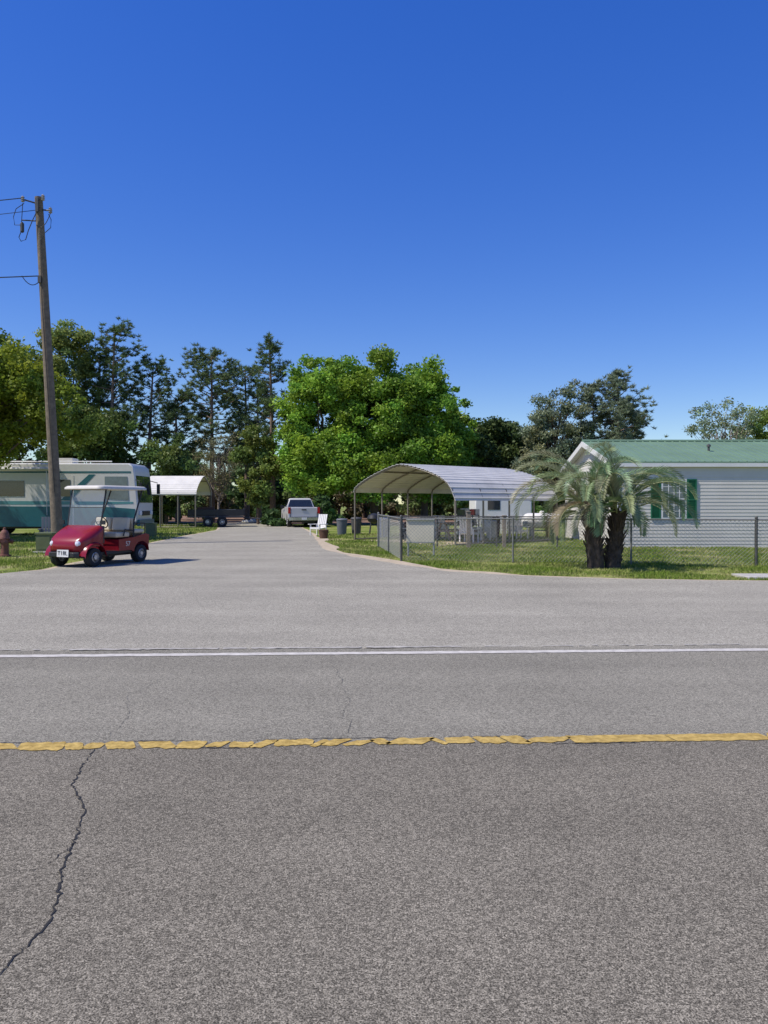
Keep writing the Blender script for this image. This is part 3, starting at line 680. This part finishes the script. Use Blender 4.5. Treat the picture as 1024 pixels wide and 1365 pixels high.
b.rev((0,0,.42),[(.075,0),(.075,-.17),(.095,-.17),(.095,-.23),(.03,-.24),(.03,-.28)],'hydrant',14,'y')
b.make('fire_hydrant',loc=(-11.25,22.9,0),rz=R(25))

# ---------------------------------------------------------------- wheels helper
def wheel(b,c,r,w,rim=0.6,rm='rim',n=28):
    h=w/2; b.rev(c,[(r*rim,-h*.9),(r*.82,-h),(r*.95,-h*.85),(r,-h*.5),(r,h*.5),(r*.95,h*.85),(r*.82,h),(r*rim,h*.9)],'rubber',n)
    for s in(-1,1):
        b.rev(c,[(r*rim,s*h*.9),(r*rim*.93,s*h*.95),(r*rim*.85,s*h*.6),(r*.25,s*h*.75),(r*.22,s*h*1.0),(r*.05,s*h*1.02)],rm,n)
        for k in range(5):
            a=k*2*math.pi/5; b.rev((c[0]+math.cos(a)*r*rim*.6,c[1],c[2]+math.sin(a)*r*rim*.6),[(r*.09,s*h*.55),(r*.09,s*h*.8)],'black',8)
def arch(cx,cz,r,n=10,a0=180,a1=0): return [(cx+r*math.cos(R(a0+(a1-a0)*i/n)),cz+r*math.sin(R(a0+(a1-a0)*i/n))) for i in range(n+1)]

# ---------------------------------------------------------------- golf cart
hd=math.atan2(-1.6,-0.62)
gc=empty('golf_cart',(-7.42,20.2,0),hd)
gc.scale=(1.05,1.05,1.04)
def rring(x,hw,z0,z1,rt=0.12,n=5):
    pts=[(x,-hw,z0),(x,hw,z0)]
    for i in range(n+1):
        a=R(90*i/n); pts.append((x,hw-rt+rt*math.cos(a),z1-rt+rt*math.sin(a)))
    for i in range(n+1):
        a=R(90+90*i/n); pts.append((x,-hw+rt+rt*math.cos(a),z1-rt+rt*math.sin(a)))
    return pts
b=B()
b.loft([rring(1.24,.30,.42,.56,.07),rring(1.20,.42,.38,.64,.09),rring(1.10,.5,.37,.73,.12),rring(.95,.56,.46,.82,.16),rring(.78,.585,.49,.91,.17),rring(.6,.58,.49,.98,.14),rring(.52,.55,.45,.99,.1)],'red')
for s in(-1,1):
    pr=arch(.83,.24,.36,12,175,5)
    b.loft([[(x,s*.40,z) for x,z in pr],[(x*1.0,s*.58,z+.0) for x,z in pr],[(x,s*.615,z-.03) for x,z in pr],[(x,s*.6,z-.05) for x,z in pr]],'red',False,False)
b.make('front_cowl',gc,bevel=0.0,ang=50)
b=B()
prof=[(-1.12,.5),(-1.1,.42)]+arch(-.83,.25,.30,12,172,8)+[(-.42,.34),(.02,.34),(.03,.62),(-.55,.66),(-1.0,.74),(-1.13,.7)]
b.ext(prof,-.595,.595,'red'); b.make('rear_body',gc,bevel=.035,seg=3)
b=B()
b.bb(-.5,.62,-.56,.56,.27,.345,'black'); b.bb(-.8,.9,-.3,.3,.2,.28,'darksteel')
b.loft([rring(1.22,.46,.24,.37,.04),rring(1.30,.36,.26,.36,.04)],'black'); b.bb(1.0,1.2,-.42,.42,.25,.38,'black')
b.bb(.44,.54,-.52,.52,.55,.97,'black')
b.tube((.3,-.56,.36),(-.4,-.56,.36),.02,'black')
b.bb(-1.28,-1.1,-.45,.45,.36,.44,'black')
for s in(-1,1):
    b.tube((.83,0,.25),(.83,s*.5,.25),.03,'darksteel'); b.tube((-.83,0,.25),(-.83,s*.5,.25),.035,'darksteel')
b.make('chassis',gc,bevel=.008)
b=B()
b.box((-.2,0,.73),(.5,1.08,.13),'cream'); b.box((-.44,-.27,.99),(.11,.5,.34),'cream',(0,R(-12),0)); b.box((-.44,.27,.99),(.11,.5,.34),'cream',(0,R(-12),0))
b.make('seat',gc,bevel=.04,seg=3)
b=B(); b.box((-.85,0,.80),(.42,1.0,.10),'cream'); b.box((-.63,0,1.0),(.09,1.0,.3),'cream',(0,R(8),0)); b.make('rear_seat',gc,bevel=.035,seg=3)
b=B()
for s in(-1,1):
    b.tube((.56,s*.5,.95),(.38,s*.52,1.86),.02,'black'); b.tube((-.55,s*.56,.6),(-.62,s*.53,1.1),.02,'black'); b.tube((-.62,s*.53,1.1),(-.98,s*.5,1.87),.02,'black')
    b.tube((-.5,s*.585,.83),(-.2,s*.585,.86),.018,'black'); b.tube((-.2,s*.585,.86),(-.15,s*.585,.7),.018,'black')
    b.tube((-1.12,s*.46,.4),(-1.1,s*.48,1.0),.015,'black')
b.tube((-1.1,-.48,1.0),(-1.1,.48,1.0),.015,'black')
b.path([(.36,-.53,1.86),(.36,.53,1.86)],.014,'black'); b.tube((.56,-.5,.96),(.56,.5,.96),.014,'black'); b.tube((.47,-.51,1.42),(.47,.51,1.42),.01,'black')
b.tube((.5,.27,.9),(.28,.27,1.05),.02,'black')
ring=[(.26+.0+math.sin(a)*.09,.27+math.cos(a)*.17,1.06+math.sin(a)*.145) for a in np.linspace(0,2*math.pi,25)]
b.path(ring,.014,'black',6,False); b.tube((.26,.11,1.06),(.26,.43,1.06),.01,'black')
b.box((.62,-.62,1.06),(.03,.14,.1),'black'); b.box((.62,.62,1.06),(.03,.14,.1),'black')
b.make('struts_and_steering',gc)
b=B(); b.add([(.565,-.49,.97),(.565,.49,.97),(.39,.5,1.85),(.39,-.5,1.85)],[(0,1,2,3)],'glass'); b.make('windshield',gc,smooth=False)
b=B()
def rr(x0,x1,hw,z,r=.14,n=6):
    P=[]
    for cx,cy,a0 in((x1-r,hw-r,0),(x0+r,hw-r,90),(x0+r,-hw+r,180),(x1-r,-hw+r,270)):
        for i in range(n+1): a=R(a0+90*i/n); P.append((cx+r*math.cos(a),cy+r*math.sin(a),z))
    return P
b.loft([rr(-1.1,.62,.56,1.86),rr(-1.13,.65,.59,1.87),rr(-1.13,.65,.59,1.91),rr(-1.08,.6,.55,1.95),rr(-.9,.42,.4,1.965)],'cartroof'); b.make('canopy_roof',gc,ang=60)
b=B()
for x in(.83,-.83):
    for s in(-1,1): wheel(b,(x,s*.5,.23),.23,.2,.52,'rim')
b.make('wheels',gc)
b=B()
for s in(-1,1):
    b.rev((1.07,s*.37,.565),[(.085,0),(.08,.10),(.06,.14),(.03,.155),(.003,.16)],'lens',16,'x')
b.make('headlamps',gc)
b=B(); b.box((1.315,0.06,.345),(.012,.34,.17),'white',(0,R(-4),0)); b.make('number_plate',gc)
text('plate_text','T18L',.14,'black',gc,(1.325,.06,.345),(R(90),0,R(90)))
text('side_number','57',.17,'white',gc,(-.3,.6,.5),(R(90),0,R(180)))
text('side_number_right','57',.17,'white',gc,(-.3,-.6,.5),(R(90),0,0))

# ---------------------------------------------------------------- motorhome
rv=empty('motorhome',(-11.9,38.2,0))
b=B(); hw=1.24
def rvring(y,ins): 
    P=[(-10.4,.5),(-.1-ins,.5),(.08-ins,.75),(.12-ins,1.4),(.10-ins,1.75),(-.02-ins,2.98),(-.08-ins,3.3),(-.28-ins,3.48-ins),(-10.2,3.5-ins),(-10.4,3.4-ins)]
    return [(x,y,z) for x,z in P]
b.loft([rvring(-hw,.05),rvring(-hw+.04,.01),rvring(-hw+.12,0),rvring(hw-.12,0),rvring(hw-.04,.01),rvring(hw,.05)],'rvwhite'); b.make('body',rv,ang=40)
b=B()
def sidepanel(P,m,off):
    n=len(P)
    for s in(-1,1):
        y=s*(hw+off); b.add([(x,y,z) for x,z in P]+[(x,s*(hw-.02),z) for x,z in P],[tuple(range(n))]+[(i,(i+1)%n,(i+1)%n+n,i+n) for i in range(n)],m)
sidepanel([(-10.35,.45),(-.25,.45),(-.05,.75),(-.0,1.3),(-1.4,1.4),(-10.35,1.45)],'teal',.008)
sidepanel([(-10.3,1.52),(-2.2,1.50),(-.1,1.55),(-.1,1.64),(-2.3,1.66),(-10.3,1.7)],'lteal',.009)
sidepanel([(-3.6,1.7),(-3.1,1.7),(-1.9,2.95),(-2.2,2.95)],'teal',.010)
sidepanel([(-10.3,3.02),(-.2,3.02),(-.2,3.1),(-10.3,3.1)],'teal',.010)
sidepanel([(-3.0,.5),(-2.93,.5),(-2.93,2.9),(-3.0,2.9)],'offwhite',.012)
b.make('stripes',rv,smooth=False)
b=B()
sidepanel([(-1.45,1.78),(-.3,1.72),(-.38,2.85),(-1.45,2.85)],'blueglass',.018)
sidepanel([(-3.9,1.9),(-3.1,1.9),(-3.1,2.7),(-3.9,2.7)],'darkglass',.019)
sidepanel([(-6.6,1.9),(-5.3,1.9),(-5.3,2.65),(-6.6,2.65)],'darkglass',.018)
sidepanel([(-9.2,1.9),(-7.0,1.9),(-7.0,2.65),(-9.2,2.65)],'darkglass',.018)
fx=lambda z:.10-(z-1.75)*.12/1.23
b.add([(fx(1.6)+.012,-1.1,1.6),(fx(1.6)+.012,-.02,1.6),(fx(2.9)+.012,-.02,2.9),(fx(2.9)+.012,-1.1,2.9),(fx(1.6)+.012,.02,1.6),(fx(1.6)+.012,1.1,1.6),(fx(2.9)+.012,1.1,2.9),(fx(2.9)+.012,.02,2.9)],[(0,1,2,3),(4,5,6,7)],'darkglass')
b.make('windows',rv,smooth=False)
b=B()
b.box((.12,0,.62),(.15,2.3,.3),'teal'); b.box((.14,0,1.08),(.06,1.1,.22),'black')
for s in(-1,1): b.box((.13,s*.85,1.1),(.07,.32,.2),'lens'); b.tube((.0,s*1.15,2.7),(.3,s*1.45,2.6),.02,'black'); b.box((.32,s*1.47,2.3),(.12,.2,.5),'black')
b.box((-3.9,0,3.64),(1.1,.7,.28),'offwhite'); b.box((-8,0,3.64),(1.1,.7,.28),'offwhite'); b.tube((-10,-.95,3.58),(-1.2,-.95,3.58),.03,'white')
b.path([(-9.5,-hw-.1,3.2),(-3.6,-hw-.1,3.2)],.08,'offwhite',10)
for x in(-9.5,-4.2): b.tube((x,-hw-.1,3.2),(x,-hw-.04,1.0),.02,'white')
b.bb(-10.0,-.9,-1.0,1.0,.35,.62,'black')
b.make('fittings',rv,bevel=.02)
b=B()
for x in(-1.75,-7.3):
    for s in(-1,1): wheel(b,(x,s*1.12,.46),.46,.28,.55)
b.make('wheels',rv)

# ---------------------------------------------------------------- pickup
pk=empty('pickup_truck',(-5.75,52.6,0),R(102)); pk.scale=(1,1.04,1)
b=B()
prof=[(-2.85,.58)]+[(-2.3,.5)]+arch(-1.75,.4,.47,10,170,10)+[(-1.1,.42),(1.3,.42)]+arch(1.9,.4,.47,10,170,10)+[(2.6,.5),(2.85,.6),(2.85,1.05),(2.6,1.14),(1.3,1.2),(.95,1.2),(.9,.98),(-2.85,.98)]
b.ext(prof,-.97,.97,'silver')
b.bb(-2.85,-.75,-.965,-.86,.975,1.30,'silver'); b.bb(-2.85,-.75,.86,.965,.975,1.30,'silver'); b.bb(-2.88,-2.79,-.80,.80,.68,1.27,'silver'); b.bb(-.78,-.72,-.86,.86,.97,1.30,'silver')
b.make('body',pk,bevel=.02)
b=B()
def cr(z,x0,x1,hw): return [(x0,-hw,z),(x1,-hw,z),(x1,hw,z),(x0,hw,z)]
b.loft([cr(.97,-.7,1.25,.92),cr(1.3,-.7,1.1,.90),cr(1.83,-.5,.45,.70),cr(1.9,-.4,.3,.62)],'silver'); b.make('cab',pk,bevel=.03)
b=B()
b.add([(-.71,-.80,1.31),(-.71,.80,1.31),(-.53,.66,1.79),(-.53,-.66,1.79)],[(0,1,2,3)],'darkglass')
b.add([(1.09,-.8,1.33),(1.09,.8,1.33),(.5,.68,1.8),(.5,-.68,1.8)],[(0,1,2,3)],'darkglass')
for s in(-1,1):
    for x0,x1,a0,a1 in((-.55,.15,-.42,.12),(.22,.9,.2,.42)):
        b.add([(x0,s*.902,1.33),(x1,s*.902,1.33),(a1,s*.73,1.78),(a0,s*.73,1.78)],[(0,1,2,3)],'darkglass')
b.make('windows',pk,smooth=False)
b=B(); b.box((-2.98,0,.56),(.18,1.9,.2),'chrome'); b.box((2.95,0,.58),(.16,1.9,.25),'chrome'); b.box((2.87,0,.9),(.04,1.2,.25),'chrome'); b.box((-2.895,0,1.14),(.02,.3,.07),'black')
b.box((-3.08,0,.57),(.01,.32,.15),'white')
for s in(-1,1): b.box((-2.845,s*.83,1.0),(.03,.03,.6),'black'); b.box((-2.87,s*.915,1.1),(.05,.14,.4),'tail'); b.box((2.86,s*.8,.9),(.05,.28,.22),'lens'); b.box((.85,s*1.06,1.32),(.1,.22,.2),'black')
b.box((-2.87,0,.67),(.03,1.7,.025),'black')
b.make('trim',pk,bevel=.005)
b=B()
for x in(-1.75,1.9):
    for s in(-1,1): wheel(b,(x,s*.84,.38),.38,.25,.58)
b.bb(-2.7,2.5,-.7,.7,.3,.5,'black'); b.make('wheels',pk)

# ---------------------------------------------------------------- flatbed trailer & clutter
b=B(); b.bb(-1.8,1.8,-1,1,.62,.72,'darksteel'); b.bb(-1.8,1.8,-1.02,-.98,.75,1.15,'black'); b.bb(-1.8,1.8,.98,1.02,.75,1.15,'black'); b.bb(1.8,1.84,-1,1,.72,1.25,'black'); b.tube((1.8,0,.6),(3,0,.5),.05,'darksteel')
for x in(-.5,.4):
    for s in(-1,1): wheel(b,(x,s*1.1,.34),.34,.2,.5)
b.bb(-1.2,-.1,-.7,.6,.72,1.3,'rust'); b.bb(.2,1.3,-.6,.5,.72,1.15,'plastic_grey')
b.make('utility_trailer',bevel=.01,loc=(-11.2,51.5,0),rz=R(12))
def chair(name,loc,rz,m='white'):
    b=B(); b.box((0,0,.36),(.55,.55,.03),m,(R(6),0,0))
    for i in range(5): b.box((-.22+.11*i,.3,.68),(.09,.02,.72),m,(R(-14),0,0))
    for s in(-1,1):
        b.box((s*.29,-.24,.26),(.05,.05,.55),m); b.box((s*.29,.24,.26),(.05,.05,.55),m); b.box((s*.31,-.02,.55),(.11,.66,.03),m)
    b.box((0,-.27,.36),(.55,.03,.1),m); b.box((0,.26,.5),(.55,.03,.07),m)
    return b.make(name,bevel=.004,loc=loc,rz=rz)
chair('garden_chair',(-3.2,37.6,0),R(-35)); chair('garden_chair',(2.5,34.0,0),R(10)); chair('garden_chair',(4.1,32.6,0),R(-60)); chair('garden_chair',(-13.3,30.6,0),R(20),'plastic_grey'); chair('garden_chair',(1.0,31.6,0),R(70),'plastic_grey'); chair('garden_chair',(3.4,30.9,0),R(150)); chair('garden_chair',(5.9,33.8,0),R(25))
def can(name,loc,m,h=.9,r=.3):
    b=B(); b.rev((0,0,0),[(r*.8,0),(r,h*.9),(r*1.06,h*.9),(r*1.06,h*.94),(r*.9,h),(r*.1,h*1.03)],m,18,'z'); b.box((r*1.0,0,h*.7),(.06,.2,.04),m); b.make(name,loc=loc)
can('trash_can',(-2.1,38.5,0),'plastic_grey',.8,.27); can('trash_can',(-1.4,39,0),'darksteel',.85,.27); can('rain_barrel',(0.0,35.5,0),'blue',.9); can('flower_pot',(-2.7,34.5,0),'rust',.4,.22)
can('flower_pot',(-12.6,31.5,0),'blue',.5,.2); can('rain_barrel',(5.2,36.5,0),'rust',.9); can('trash_can',(4.8,34.6,0),'offwhite',.8,.25)
b=B(); b.rev((0,0,.8),[(.02,-.28),(.3,-.15),(.36,0),(.3,.16),(.1,.26),(.02,.27)],'black',16,'z')
for a in range(4): b.tube((.2*math.cos(a*1.57+.7),.2*math.sin(a*1.57+.7),.7),(.33*math.cos(a*1.57+.7),.33*math.sin(a*1.57+.7),0),.02,'darksteel')
b.tube((.36,-.15,.8),(.36,.15,.8),.015,'wood'); b.make('barbecue_grill',loc=(-.5,39.0,0))
def table(loc,rz):
    b=B()
    for i in range(5): b.box((0,-.3+.15*i,.74),(1.8,.13,.04),'wood')
    for s in(-1,1):
        for k in(0,1): b.box((0,s*(.62+.14*k),.45),(1.8,.13,.04),'wood')
        b.box((s*.65,0,.42),(.09,1.45,.08),'wood'); b.box((s*.65,.32,.37),(.08,.08,.82),'wood',(R(28),0,0)); b.box((s*.65,-.32,.37),(.08,.08,.82),'wood',(R(-28),0,0))
    b.make('picnic_table',bevel=.005,loc=loc,rz=rz)
table((3.0,32.6,0),R(35)); table((6.2,39.5,0),R(-10))
b=B()
for z in(.1,.55,1.0): b.box((0,0,z),(1.2,.45,.04),'darksteel')
for sx in(-1,1):
    for sy in(-1,1): b.box((sx*.58,sy*.2,.5),(.04,.04,1.05),'darksteel')
r=random.Random(9)
for z in(.12,.57,1.02):
    x=-.5
    while x<.4:
        w_=r.uniform(.12,.3); h_=r.uniform(.1,.33); b.bb(x,x+w_,-.16,.16,z,z+h_,r.choice(['rust','offwhite','wood','tail','signback','boxgreen'])); x+=w_+.08
b.make('storage_shelf',bevel=.006,loc=(3.9,36.2,0),rz=R(40))
b=B()
for i in range(26):
    x=i*.13; b.add([(x,0,.05),(x+.08,0,.05),(x+.08,0,.9),(x+.04,0,.97),(x,0,.9),(x,.02,.05),(x+.08,.02,.05),(x+.08,.02,.9),(x+.04,.02,.97),(x,.02,.9)],[(0,1,2,3,4),(9,8,7,6,5),(0,5,6,1),(1,6,7,2),(2,7,8,3),(3,8,9,4),(4,9,5,0)],'white')
for z in(.25,.7): b.box((1.65,.04,z),(3.35,.035,.08),'white')
for x in(0,1.65,3.3): b.box((x,.09,.5),(.09,.09,1.05),'white')
b.make('picket_fence',loc=(3.6,38.6,0),smooth=False)
b=B(); b.rev((0,0,.75),[(.03,-.95),(.2,-.9),(.32,-.78),(.36,-.65),(.36,.65),(.32,.78),(.2,.9),(.03,.95)],'white',20,'x'); b.rev((0,0,1.08),[(.12,0),(.12,.1),(.05,.14)],'offwhite',12,'z')
for x in(-.5,.5): b.box((x,0,.2),(.1,.5,.42),'concrete')
b.make('propane_tank',loc=(7.4,36.2,0))
ct=empty('cargo_trailer',(6.6,44,0),R(4)); b=B(); b.box((0,0,1.35),(3.2,1.9,1.7),'white'); b.make('box',ct,bevel=.06)
b=B(); b.bb(-1.62,1.62,-.97,.97,.44,.5,'steel'); b.tube((-1.6,0,.45),(-2.7,0,.45),.05,'darksteel'); b.tube((-2.6,0,.45),(-2.6,0,0),.03,'darksteel'); b.bb(-.9,-.2,-.965,-.955,1.2,1.8,'darkglass')
for x in(-.1,.6):
    for s in(-1,1): wheel(b,(x,s*1.03,.34),.34,.2,.5)
for s in(-1,1): b.bb(-.5,1.0,s*1.03-.12,s*1.03+.12,.7,.74,'steel')
b.make('chassis',ct)
b=B(); b.loft([rring(.9,.22,.35,.7,.06),rring(.3,.28,.35,.8,.08),rring(.2,.28,.35,.8,.08)],'rust'); b.bb(-.7,.3,-.3,.3,.25,.4,'rust'); b.bb(-.3,.5,-.5,.5,.1,.22,'black'); b.box((-.35,0,.62),(.4,.4,.1),'black'); b.box((-.55,0,.8),(.1,.4,.35),'black',(0,R(-10),0)); b.tube((.25,0,.8),(.05,0,1.0),.02,'black'); b.rev((.03,0,1.02),[(.15,0),(.17,.01),(.15,.02)],'black',14,'z')
for s in(-1,1): wheel(b,(-.5,s*.42,.28),.28,.2,.5); wheel(b,(.65,s*.36,.19),.19,.12,.5)
b.make('riding_mower',bevel=.01,loc=(1.6,34.2,0),rz=R(200))
b=B(); r=random.Random(2)
for i in range(26):
    a=r.uniform(.12,.3); c=(r.uniform(-11.8,-7.5),r.uniform(60.5,63),a*.4)
    b.rev(c,[(a*.3,-a*.6),(a,-.1*a),(a*.8,.5*a),(a*.2,.75*a)],'offwhite',7,'z')
b.make('landscape_stones')

# ---------------------------------------------------------------- light, sky, camera
EL=R(54); to_sun=Vector((-0.94,-0.34,0)).normalized()*math.cos(EL)+Vector((0,0,math.sin(EL)))
sd=bpy.data.lights.new('sun','SUN'); sd.energy=4.7; sd.angle=R(.53); sd.color=(1,.95,.87)
so=bpy.data.objects.new('sun',sd); scene.collection.objects.link(so); so.rotation_euler=to_sun.to_track_quat('Z','Y').to_euler()
w=bpy.data.worlds.new('World'); scene.world=w; w.use_nodes=True; N=w.node_tree.nodes; L=w.node_tree.links
bg=N['Background']; sk=N.new('ShaderNodeTexSky'); sk.sky_type='NISHITA'; sk.sun_disc=False; sk.sun_elevation=EL
sk.sun_rotation=math.atan2(to_sun.x,to_sun.y)%(2*math.pi); sk.air_density=1.0; sk.dust_density=0.2; sk.ozone_density=4.0
sp=N.new('ShaderNodeSeparateColor'); sp.mode='HSV'; cb=N.new('ShaderNodeCombineColor'); cb.mode='HSV'
L.new(sk.outputs[0],sp.inputs[0])
def mth(op,a,bv,clamp=False):
    x=N.new('ShaderNodeMath'); x.operation=op; x.use_clamp=clamp; L.new(a,x.inputs[0]); x.inputs[1].default_value=bv; return x.outputs[0]
L.new(mth('ADD',sp.outputs[0],0.022),cb.inputs[0])
L.new(mth('MINIMUM',mth('MULTIPLY',sp.outputs[1],1.33,True),0.982),cb.inputs[1])
L.new(mth('MULTIPLY',mth('POWER',sp.outputs[2],0.66),2.38),cb.inputs[2])
L.new(cb.outputs[0],bg.inputs['Color']); bg.inputs['Strength'].default_value=0.11
cd=bpy.data.cameras.new('camera'); cam=bpy.data.objects.new('camera',cd); scene.collection.objects.link(cam)
cd.sensor_fit='VERTICAL'; cd.sensor_height=36; cd.lens=1030/1365*36; cd.clip_end=3000; cd.clip_start=.05
cam.location=(0,0,1.6); cam.rotation_euler=(R(90-.695),0,0); scene.camera=cam
scene.view_settings.view_transform='Standard'; scene.view_settings.look='None'; scene.view_settings.exposure=0
